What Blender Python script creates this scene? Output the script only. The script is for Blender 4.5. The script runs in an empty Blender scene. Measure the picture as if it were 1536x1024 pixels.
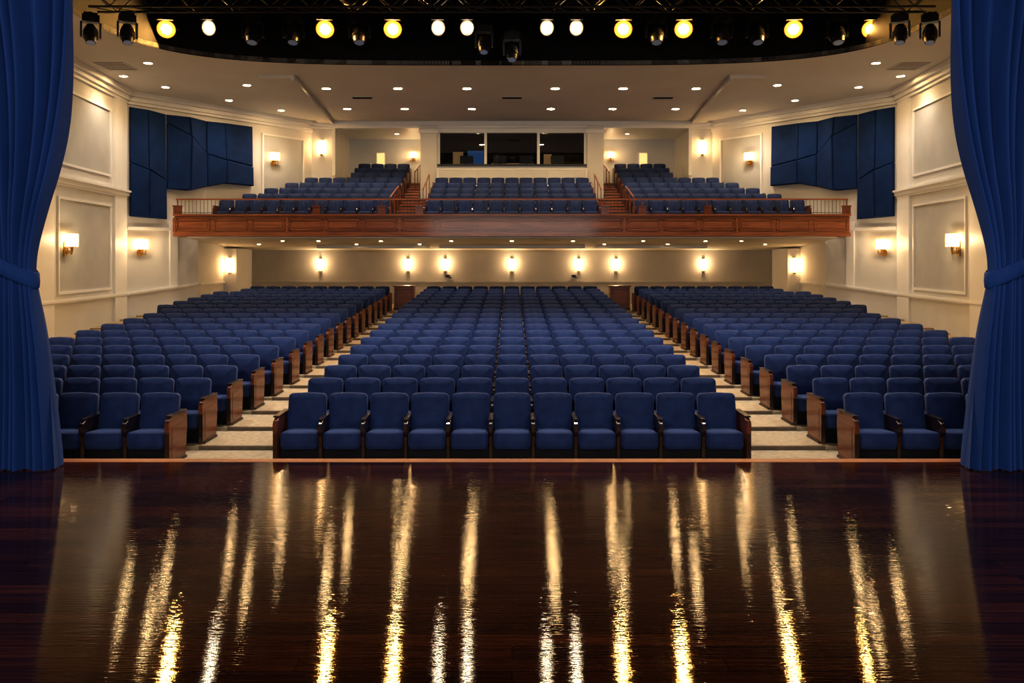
import bpy, math, random
from mathutils import Vector, Matrix
random.seed(4)
S = bpy.context.scene
COL = S.collection
C = 2.455          # camera height above the stage floor
CEIL = C + 5.6
# ------------------------------------------------------------------ materials
def new_mat(name):
    m = bpy.data.materials.new(name); m.use_nodes = True
    nt = m.node_tree
    return m, nt, nt.nodes["Principled BSDF"]
def N(nt, t, **kw):
    n = nt.nodes.new(t)
    for k, v in kw.items():
        if k in n.inputs.keys(): n.inputs[k].default_value = v
        else: setattr(n, k, v)
    return n
def ramp(nt, fac, stops):
    r = nt.nodes.new("ShaderNodeValToRGB")
    cr = r.color_ramp
    while len(cr.elements) < len(stops): cr.elements.new(0.5)
    for e, (p, c) in zip(cr.elements, stops):
        e.position = p; e.color = (*c, 1)
    nt.links.new(fac, r.inputs[0]); return r
def coords(nt, scale):
    tc = nt.nodes.new("ShaderNodeTexCoord"); mp = nt.nodes.new("ShaderNodeMapping")
    mp.inputs["Scale"].default_value = scale
    nt.links.new(tc.outputs["Object"], mp.inputs[0]); return mp.outputs[0]
def noise_mat(name, c1, c2, scale=(4,4,4), rough=0.8, bump=0.0, bscale=60, metallic=0, sheen=0, spec=0.5, coat=0):
    m, nt, b = new_mat(name)
    v = coords(nt, scale)
    n = N(nt, "ShaderNodeTexNoise", Scale=1.0, Detail=4.0); nt.links.new(v, n.inputs["Vector"])
    r = ramp(nt, n.outputs["Fac"], [(0.3, c1), (0.7, c2)])
    nt.links.new(r.outputs[0], b.inputs["Base Color"])
    b.inputs["Roughness"].default_value = rough
    b.inputs["Metallic"].default_value = metallic
    b.inputs["Specular IOR Level"].default_value = spec
    b.inputs["Coat Weight"].default_value = coat
    b.inputs["Coat Roughness"].default_value = 0.12
    if sheen:
        b.inputs["Sheen Weight"].default_value = sheen
        b.inputs["Sheen Roughness"].default_value = 0.4
        b.inputs["Sheen Tint"].default_value = (0.35, 0.5, 1, 1)
    if bump:
        n2 = N(nt, "ShaderNodeTexNoise", Scale=float(bscale), Detail=2.0)
        tc = nt.nodes.new("ShaderNodeTexCoord"); nt.links.new(tc.outputs["Object"], n2.inputs["Vector"])
        bp = N(nt, "ShaderNodeBump", Strength=bump, Distance=0.01)
        nt.links.new(n2.outputs["Fac"], bp.inputs["Height"]); nt.links.new(bp.outputs[0], b.inputs["Normal"])
    return m
def emit_mat(name, col, strength):
    m, nt, b = new_mat(name)
    b.inputs["Base Color"].default_value = (*col, 1)
    b.inputs["Emission Color"].default_value = (*col, 1)
    b.inputs["Emission Strength"].default_value = strength
    return m
M = {}
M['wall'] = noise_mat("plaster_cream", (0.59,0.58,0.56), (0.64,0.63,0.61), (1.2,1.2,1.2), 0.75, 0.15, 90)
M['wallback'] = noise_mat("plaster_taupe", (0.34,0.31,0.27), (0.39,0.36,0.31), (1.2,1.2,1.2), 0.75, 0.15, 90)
M['trim'] = noise_mat("trim_paint", (0.74,0.73,0.71), (0.78,0.77,0.75), (2,2,2), 0.45)
M['panelwall'] = noise_mat("plaster_grey", (0.39,0.395,0.39), (0.44,0.445,0.44), (1.5,1.5,1.5), 0.8, 0.1, 120)
M['ceil'] = noise_mat("ceiling_paint", (0.54,0.52,0.49), (0.59,0.57,0.54), (0.7,0.7,0.7), 0.85)
M['black'] = noise_mat("matte_black", (0.004,0.004,0.005), (0.008,0.008,0.009), (5,5,5), 0.8, spec=0.2)
M['blackmetal'] = noise_mat("black_metal", (0.016,0.016,0.018), (0.030,0.030,0.034), (9,9,9), 0.38, metallic=0.4)
M['fabric'] = noise_mat("seat_fabric_navy", (0.010,0.022,0.080), (0.017,0.036,0.118), (7,7,7), 0.75, 0.35, 260, sheen=0.14, spec=0.25)
M['acoustic'] = noise_mat("acoustic_fabric_navy", (0.005,0.020,0.080), (0.008,0.028,0.108), (3,3,3), 0.9, 0.3, 200, sheen=0.04, spec=0.15)
M['curtain'] = noise_mat("velvet_curtain_blue", (0.011,0.040,0.165), (0.017,0.056,0.22), (2,2,0.6), 0.8, 0.2, 180, sheen=0.15, spec=0.2)
M['brass'] = noise_mat("aged_brass", (0.55,0.33,0.10), (0.70,0.45,0.16), (20,20,20), 0.3, metallic=1)
M['carpet'] = noise_mat("aisle_carpet", (0.27,0.20,0.12), (0.40,0.31,0.195), (14,14,14), 0.95, 0.4, 150)
M['nosing'] = noise_mat("step_nosing", (0.08,0.052,0.032), (0.13,0.085,0.05), (10,10,10), 0.6)
def wood(name, c1, c2, scale, rough, coat):
    m, nt, b = new_mat(name)
    v = coords(nt, scale)
    n = N(nt, "ShaderNodeTexNoise", Scale=1.0, Detail=6.0, Distortion=0.6); nt.links.new(v, n.inputs["Vector"])
    r = ramp(nt, n.outputs["Fac"], [(0.3, c1), (0.7, c2)])
    nt.links.new(r.outputs[0], b.inputs["Base Color"])
    b.inputs["Roughness"].default_value = rough
    b.inputs["Coat Weight"].default_value = coat
    b.inputs["Coat Roughness"].default_value = 0.1
    return m
M['mahog'] = wood("mahogany", (0.065,0.014,0.006), (0.165,0.040,0.014), (2.5,2.5,18), 0.35, 0.3)
M['mahogh'] = wood("mahogany_fascia", (0.145,0.034,0.010), (0.29,0.082,0.022), (1.2,8,14), 0.45, 0.1)
M['darkwood'] = wood("dark_arm_wood", (0.012,0.006,0.005), (0.03,0.012,0.008), (4,4,12), 0.3, 0.5)
M['edgewood'] = wood("lit_edge_wood", (0.20,0.055,0.015), (0.38,0.12,0.034), (1.0,6,6), 0.4, 0.2)  # mahogany brightened in colour so the stage edge looks lit
def stage_mat():
    m, nt, b = new_mat("stage_lacquered_boards")
    L = nt.links
    v = coords(nt, (1,1,1))
    br = N(nt, "ShaderNodeTexBrick", Scale=1.0)
    br.inputs["Brick Width"].default_value = 2.6; br.inputs["Row Height"].default_value = 0.16
    br.inputs["Mortar Size"].default_value = 0.003
    br.inputs["Color1"].default_value = (0.040,0.0125,0.0055,1)
    br.inputs["Color2"].default_value = (0.015,0.0056,0.0034,1)
    br.inputs["Mortar"].default_value = (0.002,0.001,0.001,1)
    L.new(v, br.inputs["Vector"])
    g = N(nt, "ShaderNodeTexNoise", Scale=1.0, Detail=6.0)
    L.new(coords(nt, (1.2, 45, 1)), g.inputs["Vector"])
    gr = ramp(nt, g.outputs["Fac"], [(0.3, (0.4,0.4,0.4)), (0.7, (1.6,1.45,1.3))])
    mx = nt.nodes.new("ShaderNodeMix"); mx.data_type = 'RGBA'; mx.blend_type = 'MULTIPLY'
    mx.inputs[0].default_value = 1.0
    L.new(br.outputs["Color"], mx.inputs[6]); L.new(gr.outputs[0], mx.inputs[7])
    L.new(mx.outputs[2], b.inputs["Base Color"])
    b.inputs["Roughness"].default_value = 0.3
    b.inputs["Specular IOR Level"].default_value = 0.0
    b.inputs["Coat Weight"].default_value = 1.0
    b.inputs["Coat IOR"].default_value = 1.30
    b.inputs["Coat Roughness"].default_value = 0.03
    w1 = N(nt, "ShaderNodeTexNoise", Scale=1.0, Detail=1.0); L.new(coords(nt, (0.3, 6, 1)), w1.inputs["Vector"])
    w2 = N(nt, "ShaderNodeTexNoise", Scale=1.0, Detail=3.0); L.new(coords(nt, (6, 60, 1)), w2.inputs["Vector"])
    b1 = N(nt, "ShaderNodeBump", Strength=1.0, Distance=0.0006); L.new(w1.outputs["Fac"], b1.inputs["Height"])
    b2 = N(nt, "ShaderNodeBump", Strength=1.0, Distance=0.00085); L.new(w2.outputs["Fac"], b2.inputs["Height"])
    L.new(b1.outputs[0], b2.inputs["Normal"])
    L.new(b2.outputs[0], b.inputs["Normal"]); L.new(b2.outputs[0], b.inputs["Coat Normal"])
    return m
M['stage'] = stage_mat()
M['e_down'] = emit_mat("downlight_lens", (1,0.64,0.28), 230)
M['e_shade'] = emit_mat("sconce_glass", (1,0.60,0.24), 12)
M['e_slim'] = emit_mat("slim_sconce_glass", (1,0.60,0.25), 34)
M['e_warm'] = emit_mat("spot_lens_warm", (1,0.30,0.025), 1.5)
M['e_warmcore'] = emit_mat("spot_lamp_core", (1,0.52,0.13), 1500)
M['e_white'] = emit_mat("spot_lens_white", (0.9,0.7,0.5), 0.35)
M['e_whitecore'] = emit_mat("spot_lamp_core_white", (1,0.76,0.46), 350)
M['e_dim'] = emit_mat("dim_lens", (0.25,0.35,0.6), 0.02)
M['e_booth'] = emit_mat("booth_doorway_glow", (0.8,0.42,0.15), 0.20)
M['e_blue'] = emit_mat("booth_monitor_glow", (0.06,0.2,0.5), 0.20)
M['e_green'] = emit_mat("exit_panel_glow", (1.0,0.75,0.3), 0.6)
def glass():
    m = bpy.data.materials.new("booth_glass"); m.use_nodes = True; nt = m.node_tree
    nt.nodes.clear()
    o = nt.nodes.new("ShaderNodeOutputMaterial"); mx = nt.nodes.new("ShaderNodeMixShader")
    t = nt.nodes.new("ShaderNodeBsdfTransparent"); g = nt.nodes.new("ShaderNodeBsdfGlossy")
    t.inputs[0].default_value = (0.75,0.8,0.85,1); g.inputs["Roughness"].default_value = 0.02
    mx.inputs[0].default_value = 0.08
    nt.links.new(t.outputs[0], mx.inputs[1]); nt.links.new(g.outputs[0], mx.inputs[2]); nt.links.new(mx.outputs[0], o.inputs[0])
    return m
M['glass'] = glass()
# ------------------------------------------------------------------ mesh builder
class MB:
    def __init__(s, *mats):
        s.v = []; s.f = []; s.mi = []; s.sm = []; s.mats = list(mats)
    def mid(s, k):
        if k not in s.mats: s.mats.append(k)
        return s.mats.index(k)
    def add(s, vs, fs, k, smooth=False):
        o = len(s.v); s.v += [tuple(p) for p in vs]; i = s.mid(k)
        for f in fs: s.f.append([a+o for a in f]); s.mi.append(i); s.sm.append(smooth)
    def box(s, x0, x1, y0, y1, z0, z1, k):
        vs = [(x,y,z) for z in (z0,z1) for y in (y0,y1) for x in (x0,x1)]
        s.add(vs, [(0,2,3,1),(4,5,7,6),(0,1,5,4),(2,6,7,3),(0,4,6,2),(1,3,7,5)], k)
    def cyl(s, p0, p1, r0, r1, k, seg=12, caps=True):
        p0 = Vector(p0); p1 = Vector(p1); d = (p1-p0).normalized()
        a = d.orthogonal().normalized(); b = d.cross(a)
        vs = []
        for p, r in ((p0,r0),(p1,r1)):
            for i in range(seg):
                t = 2*math.pi*i/seg; vs.append(p + (a*math.cos(t)+b*math.sin(t))*r)
        fs = [(i,(i+1)%seg,seg+(i+1)%seg,seg+i) for i in range(seg)]
        s.add(vs, fs, k, True)
        if caps:
            s.add(vs[:seg], [tuple(reversed(range(seg)))], k); s.add(vs[seg:], [tuple(range(seg))], k)
    def prism(s, poly, thick_vec, k):
        n = len(poly); t = Vector(thick_vec)
        vs = [Vector(p) for p in poly] + [Vector(p)+t for p in poly]
        fs = [tuple(reversed(range(n))), tuple(range(n,2*n))] + [(i,(i+1)%n,n+(i+1)%n,n+i) for i in range(n)]
        s.add(vs, fs, k)
    def merge(s, o, off=(0,0,0), mirror=False):
        base = len(s.v)
        for (x,y,z) in o.v: s.v.append(((-x if mirror else x)+off[0], y+off[1], z+off[2]))
        mp = [s.mid(k) for k in o.mats]
        for f, m, sm in zip(o.f, o.mi, o.sm):
            s.f.append([a+base for a in (reversed(f) if mirror else f)]); s.mi.append(mp[m]); s.sm.append(sm)
    def mesh(s, name):
        me = bpy.data.meshes.new(name); me.from_pydata(s.v, [], s.f)
        for k in s.mats: me.materials.append(M[k])
        me.polygons.foreach_set("material_index", s.mi); me.polygons.foreach_set("use_smooth", s.sm)
        import bmesh
        bm = bmesh.new(); bm.from_mesh(me); bmesh.ops.recalc_face_normals(bm, faces=bm.faces); bm.to_mesh(me); bm.free()
        me.update(); return me
    def obj(s, name, loc=(0,0,0), parent=None):
        return put(name, s.mesh(name), loc, parent=parent)
def put(name, me, loc=(0,0,0), rot=(0,0,0), parent=None):
    ob = bpy.data.objects.new(name, me); ob.location = loc; ob.rotation_euler = rot
    COL.objects.link(ob)
    if parent: ob.parent = parent
    return ob
def lamp(name, kind, energy, color, loc, parent=None, rot=(0,0,0), **kw):
    l = bpy.data.lights.new(name, kind); l.energy = energy; l.color = color
    for k, v in kw.items(): setattr(l, k, v)
    return put(name, l, loc, rot, parent)
# ------------------------------------------------------------------ seats
def pad(w, h, t, puff, crown, mapf, mb, k, r=0.05):
    """upholstered pad: width w, height h, thickness t; normal axis n negative = front"""
    def outline(ins):
        pts = []; hw = w/2-ins; hh = h/2-ins; rr = max(r-ins, 0.012)
        for cx, cz, a0 in ((hw-rr, hh-rr, 0), (-hw+rr, hh-rr, 90), (-hw+rr, -hh+rr, 180), (hw-rr, -hh+rr, 270)):
            for j in range(4):
                a = math.radians(a0+j*30)
                pts.append((cx+rr*math.cos(a), cz+rr*math.sin(a)))
            pts.append({0:(0,hh),90:(-hw,0),180:(0,-hh),270:(hw,0)}[a0])
        return [(x, z + (crown*(1-(x/(w/2))**2) if z > 0 else 0)) for x, z in pts]
    rings = [(0.03, t), (0.0, t*0.8), (0.0, t*0.22), (0.008, t*0.07), (0.026, 0.0), (0.05, -puff*0.35), (0.11, -puff*0.8)]
    vs = []; n = 20
    for ins, y in rings:
        for (x, z) in outline(ins): vs.append(mapf(x, y, z))
    vs.append(mapf(0, -puff, 0)); vs.append(mapf(0, t, 0))
    fs = []
    for i in range(len(rings)-1):
        for j in range(n):
            fs.append((i*n+j, i*n+(j+1)%n, (i+1)*n+(j+1)%n, (i+1)*n+j))
    c0 = len(rings)*n
    for j in range(n):
        fs.append(((len(rings)-1)*n+j, (len(rings)-1)*n+(j+1)%n, c0)); fs.append(((j+1)%n, j, c0+1))
    mb.add(vs, fs, k, True)
PITCH = 0.56
def make_seat():
    mb = MB('fabric', 'darkwood', 'mahog', 'black')
    a = math.radians(11); ca, sa = math.cos(a), math.sin(a)
    def mback(x, y, z):
        zz = z+0.27
        return (x, y*ca+zz*sa-0.06, 0.37+zz*ca-y*sa)
    pad(0.515, 0.50, 0.10, 0.040, 0.016, mback, mb, 'fabric', r=0.055)
    def mshell(x, y, z):
        zz = z+0.20
        return (x, 0.10+y*ca+zz*sa-0.06, 0.30+zz*ca-y*sa)
    pad(0.47, 0.50, 0.03, 0.0, 0.0, mshell, mb, 'darkwood', r=0.05)
    def mseat2(x, y, z):
        return (x, -0.20-z, 0.425-y+z*0.07)
    pad(0.49, 0.50, 0.22, 0.018, 0.015, mseat2, mb, 'fabric', r=0.06)
    mb.box(-0.25, 0.25, -0.36, 0.02, 0.0, 0.24, 'black')  # black box added to darken the space under the seat
    return mb
def arm_profile(end):
    if not end:
        return [(0.10,0.58),(-0.20,0.605),(-0.34,0.59),(-0.42,0.555),(-0.445,0.51),(-0.44,0.45),(-0.40,0.38),(-0.385,0.0),(-0.17,0.0),(-0.16,0.36),(0.02,0.46),(0.12,0.50)]
    return [(0.14,0.62),(-0.20,0.645),(-0.36,0.63),(-0.44,0.60),(-0.465,0.55),(-0.455,0.46),(-0.43,0.38),(-0.42,0.0),(0.10,0.0),(0.15,0.42)]
def arm(mb, x, end, side=0):
    w = 0.026 if not end else 0.03
    pr = arm_profile(end); k = 'mahog' if end else 'darkwood'
    n = len(pr); vs = []
    cy = sum(p[0] for p in pr)/n; cz = sum(p[1] for p in pr)/n
    for xx, sc in ((-w,0.965),(-w*0.7,1),(w*0.7,1),(w,0.965)):
        for (y,z) in pr: vs.append((x+xx, cy+(y-cy)*sc, max(0,cz+(z-cz)*sc)))
    fs = [tuple(reversed(range(n))), tuple(range(3*n,4*n))]
    for L in range(3):
        for i in range(n): fs.append((L*n+i, L*n+(i+1)%n, (L+1)*n+(i+1)%n, (L+1)*n+i))
    mb.add(vs, fs, k)
    if end:
        mb.box(x-w-0.008, x+w+0.008, -0.40, 0.12, 0.635, 0.655, 'darkwood')
        mb.box(x-w*1.01, x+w*1.01, -0.445, -0.425, 0.02, 0.44, 'darkwood')
        xo = x+side*(w+0.004)
        mb.box(min(xo, xo-side*0.01), max(xo, xo-side*0.01), -0.36, 0.06, 0.08, 0.50, 'mahog')
        mb.box(x-w-0.02, x+w+0.02, -0.40, 0.09, 0.0, 0.03, 'blackmetal')
    else:
        mb.box(x-0.030, x+0.030, -0.37, 0.06, 0.592, 0.610, 'darkwood')
SEAT = make_seat()
ROWS = {}
def row_mesh(n):
    if n in ROWS: return ROWS[n]
    mb = MB('fabric','darkwood','mahog','blackmetal')
    for i in range(n):
        x = (i-(n-1)/2)*PITCH
        mb.merge(SEAT, (x,0,0))
    for i in range(n+1):
        x = (i-n/2)*PITCH
        e = i in (0,n)
        side = -1 if i == 0 else 1
        arm(mb, x + (side*0.02 if e else 0), e, side)
    ROWS[n] = mb.mesh("theater_seat_row_mesh_%d" % n); return ROWS[n]
FZ0 = C-2.72; RISE = 0.05; RP = 1.05; D0 = 11.0
NR = 18
for r in range(NR):
    d = D0+RP*r; z = FZ0+RISE*r
    put("theater_seat_row", row_mesh(11), (0,d,z))
    n = 8 if r < 2 else (9 if r < 11 else 10)
    if r >= 16: n = 9
    inn = 4.36+max(0,(5-r))*0.035
    for sx in (-1,1):
        put("theater_seat_row", row_mesh(n), (sx*(inn+n*PITCH/2), d, z))
# ------------------------------------------------------------------ floor
def wx(d):   # wall inner x at depth d
    return 12.3+0.1*(d-21) if d <= 27 else 12.9-0.7833*(d-27)
fl = MB('carpet','nosing')
prev = 9.93
for r in range(NR):
    d1 = D0+RP*r+0.5; z = FZ0+RISE*r
    fl.prism([(-wx(prev),prev,FZ0-0.4),(wx(prev),prev,FZ0-0.4),(wx(d1) if d1<29 else 11.3,d1,FZ0-0.4),(-wx(d1) if d1<29 else -11.3,d1,FZ0-0.4)], (0,0,z-FZ0+0.4), 'carpet')
    if r:
        for sx in (-1,1):
            a, b = 3.28, 4.32+max(0,5-r)*0.035
            fl.box(min(sx*a,sx*b), max(sx*a,sx*b), prev-0.014, prev+0.045, z-0.046, z+0.005, 'nosing')
    prev = d1
fl.box(-11.3,11.3,prev,33.5,FZ0-0.4,FZ0+RISE*(NR-1),'carpet')
fl.obj("floor")
# ------------------------------------------------------------------ stage
DE = 9.9
st = MB('stage'); st.box(-11,11,-4,DE-0.16,-0.25,0,'stage'); st.obj("stage_floor")
nz = MB('edgewood'); nz.box(-11,11,DE-0.16,DE,-0.08,0.004,'edgewood'); nz.box(-11,11,DE-0.08,DE-0.01,FZ0,-0.08,'mahogh')
nz.obj("trim_stage_edge")
# ------------------------------------------------------------------ walls
def slab(mb, p0, p1, z0, z1, t, k):
    a = Vector((p0[0],p0[1],0)); b = Vector((p1[0],p1[1],0))
    d = (b-a).normalized(); n = Vector((-d.y,d.x,0))
    if n.dot(Vector((0,20,0))-(a+b)/2) > 0: n = -n
    mb.prism([(a.x,a.y,z0),(b.x,b.y,z0),(b.x,b.y,z1),(a.x,a.y,z1)], n*t, k)
def inward(p0, p1):
    a = Vector((p0[0],p0[1],0)); b = Vector((p1[0],p1[1],0))
    d = (b-a).normalized(); n = Vector((-d.y,d.x,0))
    if n.dot(Vector((0,20,0))-(a+b)/2) < 0: n = -n
    return d, n
def strip(mb, p0, p1, z0a, z0b, h, dep, k, ext=0.0):
    d, n = inward(p0,p1)
    a = Vector((p0[0],p0[1],z0a)); b = Vector((p1[0],p1[1],z0b)) + d*ext
    up = Vector((0,0,h))
    mb.prism([a, b, b+up, a+up], n*dep, k)
def frame(mb, p0, n_, d_, s0, s1, z0, z1, k='trim', w=0.07, dep=0.05):
    P = lambda s, z: Vector((p0[0],p0[1],0))+d_*s+Vector((0,0,z))
    out = [P(s0,z0),P(s1,z0),P(s1,z1),P(s0,z1)]
    inn = [P(s0+w,z0+w),P(s1-w,z0+w),P(s1-w,z1-w),P(s0+w,z1-w)]
    for i in range(4):
        j = (i+1)%4
        mb.prism([out[i],out[j],inn[j],inn[i]], n_*dep, k)
    mb.prism(inn, n_*0.008, 'panelwall')
zf = FZ0-0.3
for sx, nm in ((-1,"left"),(1,"right")):
    A = (sx*wx(9.9), 9.9); B = (sx*12.9, 27.0); E = (sx*8.2, 33.0); Lw = (sx*11.3, 29.043)
    w = MB('wall')
    slab(w, A, B, zf, CEIL+0.1, 0.25, 'wall')
    w.obj("wall_"+nm)
    w = MB('wall')
    slab(w, B, Lw, zf, C+0.8, 0.25, 'wall')
    slab(w, B, E, C+0.8, CEIL+0.1, 0.25, 'wall')
    w.obj("wall_%s_angled" % nm)
    w = MB('wall')
    w.box(min(sx*11.3,sx*11.55),max(sx*11.3,sx*11.55),29.05,33.7,zf,C+0.78,'wall')
    w.obj("wall_%s_under_balcony" % nm)
    t = MB('trim','panelwall')
    for z0,h,dp in ((CEIL-0.42,0.10,0.08),(CEIL-0.32,0.14,0.16),(CEIL-0.18,0.18,0.28),
                    (C+2.02,0.07,0.07),(C+2.09,0.12,0.12),(C+2.21,0.06,0.18),
                    (C-1.25,0.05,0.05),(C-1.20,0.07,0.09),(zf+0.25,0.3,0.05)):
        strip(t, A, B, z0, z0, h, dp, 'trim')
    d_, n_ = inward(A,B)
    Ls = (Vector(B)-Vector(A)).length
    q = Ls-1.15
    while q > 1:
        a = Vector((A[0],A[1],0))+d_*q; b = a+d_*1.0
        for za, zb in ((C-1.13, C+2.02),(C+2.27, CEIL-0.42),(zf+0.3, C-1.25)):
            strip(t, (a.x,a.y),(b.x,b.y), za, za, zb-za, 0.07, 'trim')
        frame(t, A, n_, d_, q-3.9, q-0.25, C+2.60, C+4.75)
        frame(t, A, n_, d_, q-3.9, q-0.25, C-0.98, C+1.72)
        q -= 5.2
    t.obj("trim_wall_%s" % nm)
    t = MB('trim','panelwall')
    for z0,h,dp in ((CEIL-0.42,0.10,0.08),(CEIL-0.32,0.14,0.16),(CEIL-0.18,0.18,0.28)):
        strip(t, B, E, z0, z0, h, dp, 'trim')
    for z0,h,dp in ((C-1.25,0.05,0.05),(C-1.20,0.07,0.09)):
        strip(t, B, Lw, z0, z0+0.28, h, dp, 'trim')
    d2, n2 = inward(B,E)
    p = Vector((B[0],B[1],0))+d2*1.62
    strip(t, B, (p.x,p.y), C+0.98, C+0.98, 0.1, 0.08, 'trim')
    a = Vector((B[0],B[1],0))+d2*1.5; b = Vector((B[0],B[1],0))+d2*1.78
    strip(t, (a.x,a.y),(b.x,b.y), C-1.0, C-1.0, 2.3, 0.07,'trim')
    frame(t, B, n2, d2, 5.25, 7.25, C+2.5, C+4.85)
    t.obj("trim_wall_%s_angled" % nm)
    t = MB('trim'); x0 = sx*11.3
    t.box(min(x0,x0-sx*0.06),max(x0,x0-sx*0.06),29.1,31.6,C-0.95,C-0.87,'trim')
    t.box(min(x0,x0-sx*0.5),max(x0,x0-sx*0.5),31.6,33.5,FZ0+0.85,C+0.40,'wall')
    t.obj("trim_under_balcony_%s" % nm)
    # acoustic panels
    ss  = [0.06,0.62,1.36,2.10,2.88,3.55,4.80]
    top = [5.10,5.06,5.03,5.02,5.00,5.00,5.04]
    mid = [3.22,3.00,2.72,4.33,3.78,3.62,3.50]
    bot = [1.41,1.38,1.36,2.40,2.60,2.76,2.75]
    off = [0.14,0.34,0.10,0.40,0.12,0.32,0.14]
    ap = MB('acoustic')
    O = Vector((B[0],B[1],0))
    def PP(s,h,o): return O+d2*s+n2*o+Vector((0,0,C+h))
    def facet(q4):
        g = 0.014
        cs = sum(q[0] for q in q4)/4; ch = sum(q[1] for q in q4)/4
        q4 = [(s+(g if s<cs else -g), h+(g if h<ch else -g), o) for s,h,o in q4]
        bk = [PP(q[0],q[1],0.03) for q in q4]
        fr2 = [PP(q[0]+(0.03 if q[0]<cs else -0.03), q[1]+(0.03 if q[1]<ch else -0.03), q[2]) for q in q4]
        fr = [PP(q[0],q[1],q[2]-0.03) for q in q4]
        fs = [(3,2,1,0)]+[(i,(i+1)%4,4+(i+1)%4,4+i) for i in range(4)]+[(4+i,4+(i+1)%4,8+(i+1)%4,8+i) for i in range(4)]+[(8,9,10,11)]
        ap.add(bk+fr+fr2, fs, 'acoustic')
    for i in range(6):
        a, b = i, i+1
        lo_a, lo_b = bot[a], bot[b]
        m_a, m_b = mid[a], mid[b]
        if i == 2:
            m_a = 4.72; lo_a = 2.42
        if i == 1: lo_b = 1.36
        facet([(ss[a],m_a,off[a]),(ss[b],m_b,off[b]),(ss[b],top[b],off[b]*0.8),(ss[a],top[a],off[a]*0.8)])
        facet([(ss[a],lo_a,off[a]*0.7+0.1),(ss[b],lo_b,off[b]*0.7+0.1),(ss[b],m_b,off[b]+0.04),(ss[a],m_a,off[a]+0.04)])
    ap.obj("acoustic_wall_panel")
# back walls
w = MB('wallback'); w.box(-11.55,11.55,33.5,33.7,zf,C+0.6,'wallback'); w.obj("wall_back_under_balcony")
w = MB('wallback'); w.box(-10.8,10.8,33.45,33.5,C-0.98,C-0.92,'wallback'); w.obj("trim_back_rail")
for x in (-2.66,2.55):
    sp = MB('blackmetal'); sp.box(-0.09,0.09,-0.18,-0.06,-0.05,0.06,'blackmetal'); sp.cyl((0,-0.06,0),(0,0,0),0.02,0.03,'blackmetal',10)
    sp.cyl((0,-0.19,0.0),(0,-0.18,0.0),0.04,0.04,'black',14); sp.box(0.04,0.15,-0.10,-0.02,-0.09,-0.03,'blackmetal')
    sp.obj("wall_speaker",(x,33.49,C-0.72))
w = MB('wall'); w.box(-8,8,36.0,36.2,C+1,C+5.6,'wall'); w.obj("wall_back_balcony")
for sx, nm in ((-1,"left"),(1,"right")):
    w = MB('wall','trim')
    w.box(*sorted((sx*7.23,sx*8.6)),33.0,33.3,C+0.9,C+5.6,'wall')
    w.box(*sorted((sx*7.235,sx*7.43)),33.3,36.0,C+0.9,C+5.6,'wall')
    w.box(*sorted((sx*7.22,sx*7.34)),32.94,33.0,C+3.4,C+5.31,'trim')
    w.obj("wall_recess_%s" % nm)
    w = MB('wall','trim')
    w.box(*sorted((sx*3.05,sx*3.72)),32.75,36.0,C+0.9,C+5.4,'wall')
    w.box(*sorted((sx*3.0,sx*3.78)),32.69,32.75,C+5.1,C+5.25,'trim')
    w.obj("wall_booth_pier_%s" % nm)
w = MB('trim'); w.box(-8.2,8.2,32.8,36.2,C+5.32,C+5.7,'trim'); w.box(-8.2,8.2,32.7,32.8,C+5.42,C+5.5,'trim'); w.obj("ceiling_recess")
# booth
b = MB('black','trim')
b.box(-3.05,3.05,33.0,33.15,C+3.0,C+3.80,'trim')
b.box(-3.05,3.05,32.9,33.2,C+3.78,C+3.86,'blackmetal')
b.box(-3.05,3.05,32.9,33.1,C+5.14,C+5.33,'trim')
for x in (-3.0,-1.08,1.08,3.0):
    b.box(x-0.055,x+0.055,32.95,33.05,C+3.86,C+5.14,'trim')
b.obj("wall_booth_front")
b = MB('black'); b.box(-3.05,3.05,35.7,35.9,C+3,C+5.32,'black'); b.obj("wall_booth_back")
b = MB('black'); b.box(-3.05,3.05,33.2,35.7,C+2.9,C+3.0,'black'); b.obj("floor_booth")
b = MB('black'); b.box(-3.05,3.05,33.2,35.7,C+5.28,C+5.32,'black'); b.obj("ceiling_booth")
b = MB('black')
for sx in (-1,1): b.box(*sorted((sx*3.03,sx*3.05)),33.2,35.7,C+3.0,C+5.28,'black')
b.obj("trim_booth_lining")
b = MB('glass'); b.box(-2.95,2.95,33.0,33.01,C+3.86,C+5.14,'glass'); b.obj("window_booth")
b = MB('black','e_blue','e_booth')
b.box(-2.6,2.6,33.6,34.2,C+3.0,C+3.92,'black')
for x in (-1.9,-0.5,0.6,1.9):
    b.box(x-0.28,x+0.28,33.8,33.84,C+3.98,C+4.32,'blackmetal')
    b.cyl((x,33.82,C+3.9),(x,33.82,C+4.0),0.03,0.03,'blackmetal',8)
b.box(-1.95,-1.25,35.5,35.58,C+3.3,C+4.75,'e_blue'); b.box(-2.6,-2.15,35.5,35.58,C+3.3,C+4.7,'e_booth')
b.box(1.4,1.75,35.5,35.58,C+3.3,C+4.6,'e_booth'); b.box(-0.9,0.95,35.5,35.56,C+4.0,C+4.2,'e_booth')
b.obj("booth_control_desk")
b = MB('trim')
b.box(-3.04,3.04,32.56,32.62,C+3.58,C+3.64,'trim'); b.box(-3.04,3.04,32.56,32.62,C+3.28,C+3.32,'trim')
x = -3.0
while x < 3.02:
    b.box(x-0.014,x+0.014,32.58,32.60,C+3.0,C+3.6,'trim'); x += 0.075
for x in (-3.0,-1.5,0,1.5,3.0): b.box(x-0.04,x+0.04,32.55,32.63,C+2.35,C+3.66,'trim')
b.obj("booth_balustrade")
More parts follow.
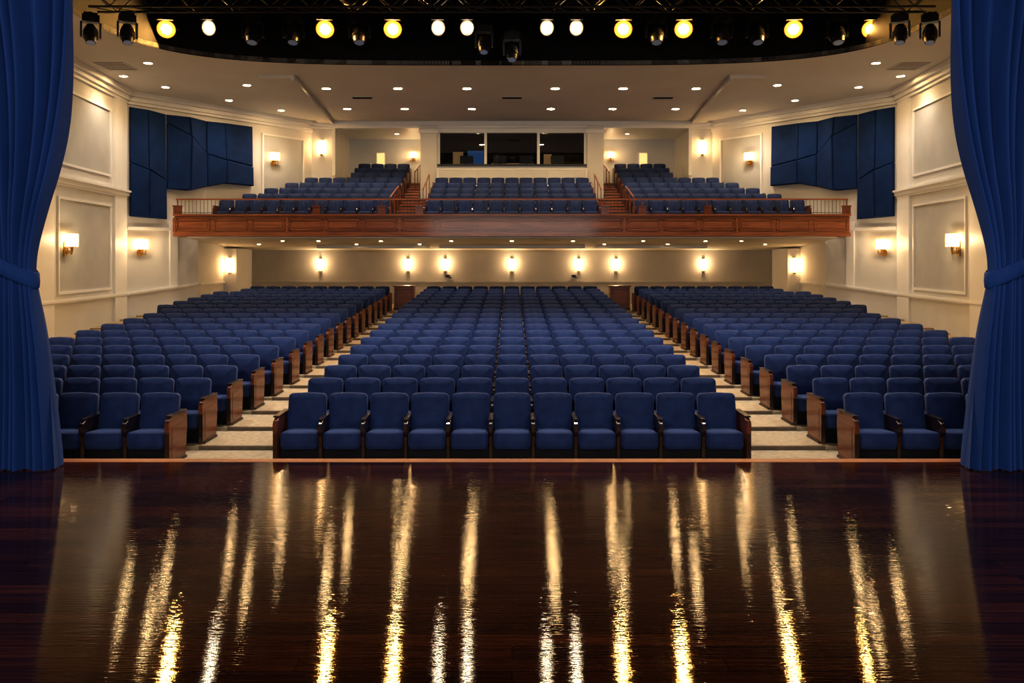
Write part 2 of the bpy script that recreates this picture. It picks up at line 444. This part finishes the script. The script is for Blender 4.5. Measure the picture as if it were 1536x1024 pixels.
# ------------------------------------------------------------------ ceiling with oval opening
def hole():
    pts = []
    for i in range(0,97):
        t = math.pi - math.pi*i/96
        c, s_ = math.cos(t), math.sin(t)
        x = 10*math.copysign(abs(c)**0.5, c); y = 17.3+6*abs(s_)**0.5
        pts.append((x,y))
    return pts
H = hole()
def ceil_poly():
    return [(-10,10.0)] + H + [(10,10.0),(wx(10)+0.1,10.0),(13.0,27.0),(8.3,33.1),(-8.3,33.1),(-13.0,27.0),(-wx(10)-0.1,10.0)]
cm = MB('ceil')
cm.prism([(x,y,CEIL) for x,y in ceil_poly()], (0,0,0.12), 'ceil')
cm.obj("ceiling")
lv = MB('black')
P = [(-10,10.0)]+H+[(10,10.0)]
for i in range(len(P)-1):
    a, b2 = P[i], P[i+1]
    lv.add([(a[0],a[1],CEIL-0.02),(b2[0],b2[1],CEIL-0.02),(b2[0],b2[1],CEIL+3.2),(a[0],a[1],CEIL+3.2)], [(0,1,2,3)], 'black')
lv.obj("trim_lighting_cove")
lv = MB('black')
lv.box(-11.5,11.5,9.7,24,CEIL+3.2,CEIL+3.3,'black')
lv.obj("ceiling_lighting_cove")
bm_ = MB('trim')
for sx in (-1,1):
    bm_.prism([(sx*6.75,24.6,CEIL),(sx*7.75,24.6,CEIL),(sx*7.85,32.75,CEIL),(sx*7.35,32.75,CEIL)], (0,0,-0.10), 'ceil')
    bm_.prism([(sx*6.65,24.6,CEIL),(sx*6.75,24.6,CEIL),(sx*7.35,32.75,CEIL),(sx*7.25,32.75,CEIL)], (0,0,-0.14), 'ceil')
bm_.obj("trim_ceiling_beams")
def vent(x,y,wd=0.75,dp=0.32):
    v = MB('trim','black')
    v.box(-wd/2,wd/2,-dp/2,dp/2,-0.02,0.0,'ceil')
    n = 6
    for i in range(n):
        yy = -dp/2+0.04+(dp-0.08)*i/(n-1)
        v.box(-wd/2+0.04,wd/2-0.04,yy-0.014,yy+0.014,-0.028,-0.02,'black')
    v.obj("ceiling_air_vent",(x,y,CEIL))
for x in (-5.2,0,5.25): vent(x,28.0)
for sx in (-1,1): vent(sx*11.5,23.4,0.9,0.9)
# ------------------------------------------------------------------ downlights
dl = MB('trim','e_down')
seg=20; vs=[]
for r_, z_ in ((0.17,0.0),(0.165,-0.02),(0.135,-0.022),(0.13,-0.010)):
    for i in range(seg):
        t=2*math.pi*i/seg; vs.append((r_*math.cos(t),r_*math.sin(t),z_))
fs=[(L*seg+i,L*seg+(i+1)%seg,(L+1)*seg+(i+1)%seg,(L+1)*seg+i) for L in range(3) for i in range(seg)]
dl.add(vs,fs,'trim',True); dl.add(vs[3*seg:],[tuple(range(seg))],'e_down')
DLM = dl.mesh("recessed_downlight")
def down(x,y,z,e=0,ang=110,sc=1.0):
    o = put("recessed_downlight", DLM, (x,y,z)); o.scale=(sc,sc,1)
    if e: lamp("lamp",'SPOT',e,(1,0.93,0.84),(0,0,-0.06),o,spot_size=math.radians(ang),spot_blend=0.8,shadow_soft_size=0.1)
for x in (-6.1,-3.75,-1.48,1.42,3.65,6.05): down(x,26.5,CEIL,170)
for x in (-6.15,-4.0,-1.5,1.45,3.75,6.1): down(x,30.1,CEIL,100)
for sx in (-1,1):
    for x,y in ((10.4,23.05),(11.9,24.7),(11.3,26.3),(10.0,28.5),(8.7,30.4)):
        down(sx*x,y,CEIL,110,135,0.85)
    down(sx*8.55,26.0,CEIL,110,110,0.85)
    down(sx*4.9,34.3,C+5.32,0,sc=0.6)
def sofz(y): return C+0.72-(y-28.0)*0.36/5.5
sf = MB('ceil')
sf.prism([(-11.28,28.02,sofz(28.02)),(-11.28,33.5,sofz(33.5)),(-11.28,33.5,sofz(33.5)+0.06),(-11.28,28.02,sofz(28.02)+0.06)], (22.56,0,0),'ceil')
for a,b_ in ((-7.5,-3.2),(-2.8,2.8),(3.2,7.5)):
    sf.box(a,b_,31.0,31.5,sofz(31.0)-0.12,sofz(31.0),'ceil')
sf.obj("ceiling_under_balcony")
for i,x in enumerate((-8.3,-7.0,-4.75,-2.2,0.0,2.2,4.75,7.0,8.3)):
    down(x,29.2,sofz(29.2)-0.002,0,120,0.38)
for x in (-9.6,-5.9,-3.5,3.5,5.9,9.6):
    down(x,30.6,sofz(30.6)-0.002,0,120,0.38)
# ------------------------------------------------------------------ balcony
FD = 27.8
fa = MB('mahogh','mahog')
x0,x1,y0,y1 = -11.63,11.63,FD,FD+0.15
fa.box(x0,x1,y0,y1,C+0.77,C+1.50,'mahogh')
fa.box(x0-0.04,x1+0.04,y0-0.06,y1+0.06,C+1.48,C+1.54,'mahogh')
fa.box(x0-0.02,x1+0.02,y0-0.03,y1,C+1.40,C+1.43,'mahogh')
fa.box(x0-0.03,x1+0.03,y0-0.05,y1,C+0.77,C+0.88,'mahogh')
fa.box(x0-0.015,x1+0.015,y0-0.025,y1,C+0.88,C+0.92,'mahogh')
nP = 18; pw = 23.26/nP
for i in range(nP):
    x0 = -11.63+i*pw+0.07; x1 = x0+pw-0.14
    z0, z1 = C+0.98, C+1.36
    for bx in ((x0,x1,z0,z0+0.035),(x0,x1,z1-0.035,z1),(x0,x0+0.035,z0,z1),(x1-0.035,x1,z0,z1)):
        fa.box(bx[0],bx[1],FD-0.03,FD,bx[2],bx[3],'mahogh')
    fa.box(x0+0.09,x1-0.09,FD-0.014,FD,z0+0.08,z1-0.08,'mahogh')
    if i % 3 == 0: fa.box(x0-0.12,x0-0.02,FD-0.03,FD,C+0.92,C+1.40,'mahogh')
fa.obj("balcony_fascia")
fa = MB('mahogh')
for sx in (-1,1):
    fa.box(*sorted((sx*11.49,sx*11.63)),FD+0.22,28.6,C+0.77,C+1.50,'mahogh')
fa.obj("trim_balcony_returns")
BD0 = 28.9; BP = 0.8; BR = 0.279; BZ = C+1.23
bt = MB('nosing','mahogh')
for k in range(8):
    y0 = 27.96 if k == 0 else BD0+BP*k-0.45; y1 = BD0+BP*(k+1)-0.45 if k < 7 else 36.0
    z = BZ+BR*k
    lim = min(11.48, wx(y1)-0.02) if y1 < 33.0 else 7.22
    segs = [(-lim,lim)] if k < 5 else [(-lim,-3.73),(3.73,lim)]
    for a,b_ in segs: bt.box(a,b_,y0,y1,C+0.85,z,'nosing')
    for sx in (-1,1):
        ins = 3.3 if k < 5 else 3.74
        if k:
            bt.box(*sorted((sx*ins,sx*4.28)),y0-0.3,y0,z-BR,z-BR/2,'mahogh')
            bt.box(*sorted((sx*ins,sx*4.28)),y0-0.03,y0+0.01,z-0.05,z+0.015,'edgewood')
            bt.box(*sorted((sx*ins,sx*4.28)),y0-0.33,y0-0.29,z-BR/2-0.04,z-BR/2+0.012,'edgewood')
        bt.box(*sorted((sx*ins,sx*4.28)),y0,y1,z,z+0.01,'mahogh')
bt.obj("balcony_floor")
for k in range(8):
    y = BD0+BP*k; z = BZ+BR*k
    if k < 5: put("theater_seat_row", row_mesh(11), (0,y,z))
    lim = (wx(y)-0.35) if y < 32.6 else 7.12
    lim = min(lim, 11.3)
    n = int((lim-4.38)/PITCH)
    for sx in (-1,1): put("theater_seat_row", row_mesh(n), (sx*(4.36+n*PITCH/2), y, z))
rl = MB('mahog','blackmetal')
RZ0, RZ1 = C+1.54, C+2.06; RY = FD+0.07
rl.box(-11.6,11.6,RY-0.03,RY+0.03,RZ1-0.03,RZ1+0.02,'mahogh')
rl.box(-11.6,11.6,RY-0.01,RY+0.01,RZ0+0.04,RZ0+0.06,'blackmetal')
x = -11.55
while x < 11.6:
    rl.box(x-0.006,x+0.006,RY-0.006,RY+0.006,RZ0,RZ1,'blackmetal'); x += 0.13
for x in (-11.55,-6.75,-4.5,-3.2,3.2,4.5,6.75,11.55):
    rl.box(x-0.13,x+0.13,RY-0.06,RY+0.06,RZ0,RZ1-0.25,'mahog'); rl.box(x-0.15,x+0.15,RY-0.07,RY+0.07,RZ1-0.27,RZ1-0.22,'mahog')
    rl.cyl((x,RY,RZ0),(x,RY,RZ1),0.02,0.02,'mahog',8)
for x in (-9.2,-8,-2,-1,0,1,2,8,9.2): rl.cyl((x,RY,RZ0),(x,RY,RZ1),0.016,0.016,'blackmetal',8)
rl.obj("balcony_railing")
for sx in (-1,1):
    for xx in (3.32, 4.26):
        hr = MB('mahog','brass')
        ks = [(28.2,0),(30.2,2)] if xx > 4 else [(30.1,1.6),(32.4,4.4)]
        (ya,ka),(yb,kb) = ks
        za = BZ+BR*ka; zb = BZ+BR*kb
        hr.cyl((sx*xx,ya,za+0.92),(sx*xx,yb,zb+0.92),0.028,0.028,'mahogh',8)
        for t in (0,0.5,1):
            y = ya+(yb-ya)*t; zt = za+(zb-za)*t
            hr.cyl((sx*xx,y,zt-0.3),(sx*xx,y,zt+0.92),0.016,0.016,'mahogh',8)
        hr.obj("stair_handrail")
    hr = MB('mahog')
    hr.cyl((sx*4.0,33.2,BZ+BR*5+0.95),(sx*4.0,35.2,BZ+BR*7+0.95),0.03,0.03,'mahogh',8)
    for t in (0,0.5,1):
        hr.cyl((sx*4.0,33.2+2*t,BZ+BR*(5+2*t)-0.15),(sx*4.0,33.2+2*t,BZ+BR*(5+2*t)+0.95),0.02,0.02,'mahogh',8)
    hr.obj("stair_handrail")
for sx in (-1,1):
    p = MB('mahog','darkwood')
    p.box(-0.36,0.36,-0.2,0.2,0,0.84,'mahogh'); p.box(-0.40,0.40,-0.24,0.24,0.84,0.89,'mahog')
    p.box(-0.38,0.38,-0.22,0.22,0,0.08,'darkwood')
    for a,b_,c_,d_ in ((-0.3,0.3,0.15,0.19),(-0.3,0.3,0.72,0.76),(-0.3,-0.26,0.15,0.76),(0.26,0.3,0.15,0.76)):
        p.box(a,b_,-0.215,-0.2,c_,d_,'mahog')
    p.obj("usher_podium",(sx*3.95,29.7,FZ0+RISE*17))
# ------------------------------------------------------------------ sconces
def torch():
    m = MB('brass','e_shade')
    m.box(-0.06,0.06,-0.02,0,-0.30,0.06,'brass')
    m.cyl((0,-0.02,-0.16),(0,-0.15,-0.20),0.018,0.018,'brass',8)
    m.cyl((0,-0.15,-0.22),(0,-0.15,-0.10),0.016,0.03,'brass',10)
    m.cyl((0,-0.15,-0.27),(0,-0.15,-0.22),0.0,0.022,'brass',10)
    m.cyl((0,-0.15,-0.10),(0,-0.15,-0.07),0.03,0.12,'brass',14)
    for sx in (-1,1):
        m.cyl((0,-0.03,-0.2),(sx*0.13,-0.10,-0.25),0.016,0.016,'brass',8)
        m.cyl((sx*0.13,-0.10,-0.25),(sx*0.14,-0.12,-0.10),0.016,0.016,'brass',8)
    m.box(-0.15,0.15,-0.24,-0.06,-0.07,0.24,'e_shade')
    m.box(-0.16,0.16,-0.25,-0.05,0.24,0.255,'brass'); m.box(-0.16,0.16,-0.25,-0.05,-0.085,-0.07,'brass')
    for sx in (-0.155,0.0,0.155): m.box(sx-0.006,sx+0.006,-0.25,-0.238,-0.08,0.25,'brass')
    return m.mesh("wall_sconce_mesh")
def slim():
    m = MB('brass','e_slim')
    m.box(-0.05,0.05,-0.02,0,-0.30,0.30,'brass')
    m.cyl((0,-0.08,-0.26),(0,-0.08,0.26),0.055,0.055,'e_slim',12)
    m.cyl((0,-0.08,-0.34),(0,-0.08,-0.26),0.01,0.06,'brass',12); m.cyl((0,-0.08,0.26),(0,-0.08,0.30),0.06,0.03,'brass',12)
    m.cyl((0,-0.02,-0.28),(0,-0.08,-0.28),0.015,0.015,'brass',8)
    return m.mesh("slim_wall_sconce_mesh")
TM, SM = torch(), slim()
def sconce(me, x, y, z, n, e, sc=1.0, off=0.38):
    ang = math.atan2(n[0], -n[1])
    o = put("wall_sconce", me, (x,y,z), (0,0,ang)); o.scale=(sc,)*3
    if e: lamp("lamp",'POINT',e,(1,0.70,0.39),(0,-off,0.10),o,shadow_soft_size=0.05)
for sx in (-1,1):
    d_, n_ = inward((sx*wx(10),10),(sx*12.9,27))
    sconce(TM, sx*(wx(22.4)-0.03), 22.4, C+0.42, n_, 22, 1.15)
    sconce(TM, sx*(wx(16.8)-0.03), 16.8, C+0.42, n_, 22, 1.15)
    d2, n2 = inward((sx*12.9,27),(sx*8.2,33))
    sconce(TM, sx*12.62, 27.36, C+0.40, n2, 19, 1.05)
    sconce(TM, sx*9.34, 31.54, C+3.90, n2, 17, 0.95)
    sconce(SM, sx*(7.78), 32.99, C+4.55, (0,-1), 0, 1.05)
    sconce(SM, sx*11.05, 31.59, C-0.25, (0,-1), 0, 1.05)
    sconce(TM, sx*4.4, 35.98, C+4.55, (0,-1), 10, 0.8)
for x in (-7.95,-4.32,-2.77,0,2.77,4.32,7.95):
    sconce(SM, x, 33.49, C-0.25, (0,-1), 20, 0.9, 0.27)
for sx in (-1,1):
    g = MB('e_green','trim'); g.box(-0.22,0.22,-0.04,0,-0.3,0.3,'trim'); g.box(-0.17,0.17,-0.05,-0.04,-0.25,0.25,'e_green')
    g.obj("lit_notice_panel",(sx*5.85,35.99,C+4.45))
# ------------------------------------------------------------------ curtains
def interp(tab, h):
    tab = sorted(tab)
    if h <= tab[0][0]: return tab[0][1]
    for (a,va),(b,vb) in zip(tab, tab[1:]):
        if h <= b:
            t = (h-a)/(b-a); return va+(vb-va)*t
    return tab[-1][1]
def smooth_interp(tab, h):
    return sum(interp(tab, h+dh) for dh in (-0.24,-0.16,-0.08,0,0.08,0.16,0.24))/7
INN = [(4.4,5.06),(3.05,5.08),(2.27,5.11),(1.64,5.18),(1.09,5.30),(0.53,5.47),(0.0,5.59),(-0.2,5.59),(-0.88,5.46),(-1.67,5.36),(-2.455,5.28)]
OUT = [(4.4,8.8),(3.05,8.3),(1.5,7.5),(0.5,6.9),(0.0,6.62),(-0.2,6.60),(-1.0,6.85),(-2.455,7.2)]
AMP = [(4.4,0.18),(1.5,0.16),(0.4,0.10),(-0.1,0.06),(-0.6,0.11),(-2.455,0.16)]
DC = 9.42
for sx, nm in ((-1,'l'),(1,'r')):
    nu, nv = 520, 90; vs=[]
    for j in range(nv+1):
        z = 0.015+(C+4.3-0.015)*j/nv; h = z-C
        xi, xo, A = smooth_interp(INN,h), smooth_interp(OUT,h), smooth_interp(AMP,h)
        for i in range(nu+1):
            u = i/nu
            ph = 2*math.pi*(18*u + 0.30*math.sin(6*u+0.5*h) + 0.25*math.sin(17*u+1)) + 0.2*h
            f = math.sin(ph) + 0.30*math.sin(2*ph+1.0+h*0.3) + 0.45*math.sin(0.37*ph+2+0.2*h)
            xw = 0.022*math.cos(ph)
            vs.append((sx*(xi+(xo-xi)*u+xw), DC+A*f*0.72, z))
    fs=[(j*(nu+1)+i, j*(nu+1)+i+1, (j+1)*(nu+1)+i+1, (j+1)*(nu+1)+i) for j in range(nv) for i in range(nu)]
    emp = bpy.data.objects.new("stage_curtain", None); COL.objects.link(emp)
    cu = MB('curtain'); cu.add(vs,fs,'curtain',True); cu.obj("drape",parent=emp)
    tb = MB('curtain'); n=120; vs=[]
    cx, a_, b_ = 6.10, 0.56, 0.20
    for lv_, gr in ((-0.095,0.0),(-0.08,0.018),(0.0,0.024),(0.08,0.018),(0.095,0.0)):
        for i in range(n):
            t = 2*math.pi*i/n
            X = cx+(a_+gr)*math.cos(t); Y = DC-0.01+(b_+gr+0.008*math.sin(i*1.3))*math.sin(t)
            Z = C-0.22+(X-5.6)*0.52+lv_
            vs.append((sx*X,Y,Z))
    fs=[(L*n+i,L*n+(i+1)%n,(L+1)*n+(i+1)%n,(L+1)*n+i) for L in range(4) for i in range(n)]
    tb.add(vs,fs,'curtain',True); tb.obj("tieback",parent=emp)
for sx, nm in ((-1,"left"),(1,"right")):
    w = MB('black'); w.box(*sorted((sx*7.0,sx*13.2)),9.72,9.88,0,CEIL+3.3,'black'); w.obj("wall_proscenium_%s" % nm)
w = MB('black'); w.box(-7.0,7.0,9.72,9.88,C+4.1,CEIL+3.3,'black'); w.obj("wall_proscenium_header")
# ------------------------------------------------------------------ stage lighting
def par(lens, core=None):
    m = MB('blackmetal')
    d = Vector((0,-0.93,-0.36)).normalized(); p = Vector((0,0,-0.42))
    m.cyl(p-d*0.30,p-d*0.16,0.09,0.17,'blackmetal',20)
    m.cyl(p-d*0.16,p+d*0.20,0.17,0.21,'blackmetal',20,caps=False)
    m.cyl(p+d*0.16,p+d*0.20,0.235,0.235,'blackmetal',20,caps=False)
    m.cyl(p+d*0.17,p+d*0.19,0.225,0.225,lens,24)
    if core: m.cyl(p+d*0.19,p+d*0.205,0.105,0.105,core,20)
    for sx in (-1,1):
        m.box(*sorted((sx*0.235,sx*0.255)),-0.03,0.03,-0.45,-0.10,'blackmetal')
        m.cyl((sx*0.2,0,-0.42),(sx*0.28,0,-0.42),0.035,0.035,'blackmetal',10)
    m.box(-0.255,0.255,-0.03,0.03,-0.12,-0.09,'blackmetal')
    m.box(-0.04,0.04,-0.05,0.05,-0.10,0.05,'blackmetal')
    q = p+d*0.20
    m.box(-0.2,0.2,q.y-0.16,q.y-0.01,q.z+0.21,q.z+0.22,'blackmetal')
    return m.mesh("stage_par_light_mesh")
def mover():
    m = MB('blackmetal')
    m.box(-0.20,0.20,-0.14,0.14,-0.22,-0.04,'blackmetal'); m.box(-0.16,0.16,-0.10,0.10,-0.04,0.02,'blackmetal')
    m.box(-0.04,0.04,-0.05,0.05,0.0,0.05,'blackmetal')
    for sx in (-1,1): m.prism([(sx*0.19,-0.08,-0.22),(sx*0.19,0.08,-0.22),(sx*0.19,0.06,-0.60),(sx*0.19,-0.06,-0.60)],(sx*0.05,0,0),'blackmetal')
    d = Vector((0,-0.35,-0.94)).normalized(); p = Vector((0,0,-0.50))
    m.cyl(p-d*0.24,p-d*0.10,0.10,0.165,'blackmetal',18); m.cyl(p-d*0.10,p+d*0.14,0.165,0.165,'blackmetal',18)
    m.cyl(p+d*0.14,p+d*0.26,0.15,0.12,'blackmetal',18); m.cyl(p+d*0.255,p+d*0.27,0.10,0.10,'e_dim',16)
    for t in (-0.05,0.0,0.05,0.1): m.cyl(p+d*t,p+d*(t+0.012),0.178,0.178,'blackmetal',18)
    return m.mesh("moving_head_light_mesh")
PW, PC, PD, MH = par('e_warm','e_warmcore'), par('e_white','e_whitecore'), par('e_dim'), mover()
TY = 21.5; TZ = C+6.55
k = TY/1210.0
for px in (-516,-279,-178,166,256,420,536): put("added_par_light", PW, (px*k,TY,TZ), (0,0,-px*k/60)).scale=(1.05,1.05,1.0)
for px in (-452,-110,-67,52,96): put("added_par_light", PC, (px*k,TY,TZ)).scale=(0.8,0.8,0.9)
for px in (-388,-327,-228,216,314,367,487): put("moving_head_light", MH, (px*k,TY,TZ)).scale=(1.25,1.25,1.1)
for px,dz in ((-41,-0.45),(0,-0.65)):
    put("moving_head_light", MH, (px*k,TY-0.5,TZ+dz))
def truss(y, z, x0, x1, nm, hh=0.42):
    t = MB('blackmetal')
    for zz in (0,hh):
        for yy in (-0.2,0.2): t.cyl((x0,y+yy,z+zz),(x1,y+yy,z+zz),0.028,0.028,'blackmetal',8)
    n = int((x1-x0)/0.45)
    for i in range(n):
        a = x0+(x1-x0)*i/n; b_ = x0+(x1-x0)*(i+1)/n
        for yy in (-0.2,0.2):
            t.cyl((a,y+yy,z+(0 if i%2 else hh)),(b_,y+yy,z+(hh if i%2 else 0)),0.014,0.014,'blackmetal',6)
        t.cyl((a,y-0.2,z),(b_,y+0.2,z),0.012,0.012,'blackmetal',6)
    for x in (x0+1.5,0,x1-1.5): t.cyl((x,y,z+hh),(x,y,CEIL+3.2),0.012,0.012,'blackmetal',6)
    t.obj(nm)
truss(TY, TZ+0.10, -9.2, 9.2, "lighting_truss")
truss(18.3, C+5.66, -9.5, 9.5, "lighting_truss", 0.4)
for px in (-632,-577,582,627):
    x = px*18.3/1210
    put("moving_head_light", MH, (x,18.3,C+5.55),(0,0,0.5 if px<0 else -0.5)).scale=(0.9,0.9,0.9)
for x in (-7.5,-4.5,-1.5,1.5,4.5,7.5):  # unseen overhead spots added to light the front seats
    o = put("added_par_light", PD, (x,15.6,CEIL+1.35))
    lamp("lamp",'SPOT',950,(1,0.97,0.93),(0,-0.25,-0.95),o,(math.radians(-3),0,0),spot_size=math.radians(110),spot_blend=0.9,shadow_soft_size=0.15)
truss(15.6, CEIL+1.42, -9, 9, "lighting_truss", 0.4)
# added wash: unseen area lamp behind the camera, brightens seats and walls
lamp("added_front_wash",'AREA',850,(1,0.96,0.91),(0,-2.5,C+2.2),None,(math.radians(93),0,0),shape='RECTANGLE',size=12.0,size_y=1.2)
# ------------------------------------------------------------------ world, camera
wd = bpy.data.worlds.new("World"); S.world = wd; wd.use_nodes = True
wd.node_tree.nodes["Background"].inputs[0].default_value = (0.9,0.85,0.8,1)
wd.node_tree.nodes["Background"].inputs[1].default_value = 0.03
cam = bpy.data.cameras.new("camera"); co = bpy.data.objects.new("camera", cam); COL.objects.link(co)
co.location = (0,0,C); co.rotation_euler = (math.radians(90),0,0)
cam.sensor_width = 36; cam.lens = 36*1210/1536; cam.shift_y = -(512-388)/1536; cam.clip_end = 200
S.camera = co
try:
    S.cycles.max_bounces = 7; S.cycles.diffuse_bounces = 3; S.cycles.glossy_bounces = 3
except Exception: pass
S.view_settings.view_transform = 'Standard'
for lk in ('Medium High Contrast', 'Standard - Medium High Contrast', 'None'):
    try:
        S.view_settings.look = lk; break
    except Exception as ex: pass
S.view_settings.exposure = 0.2
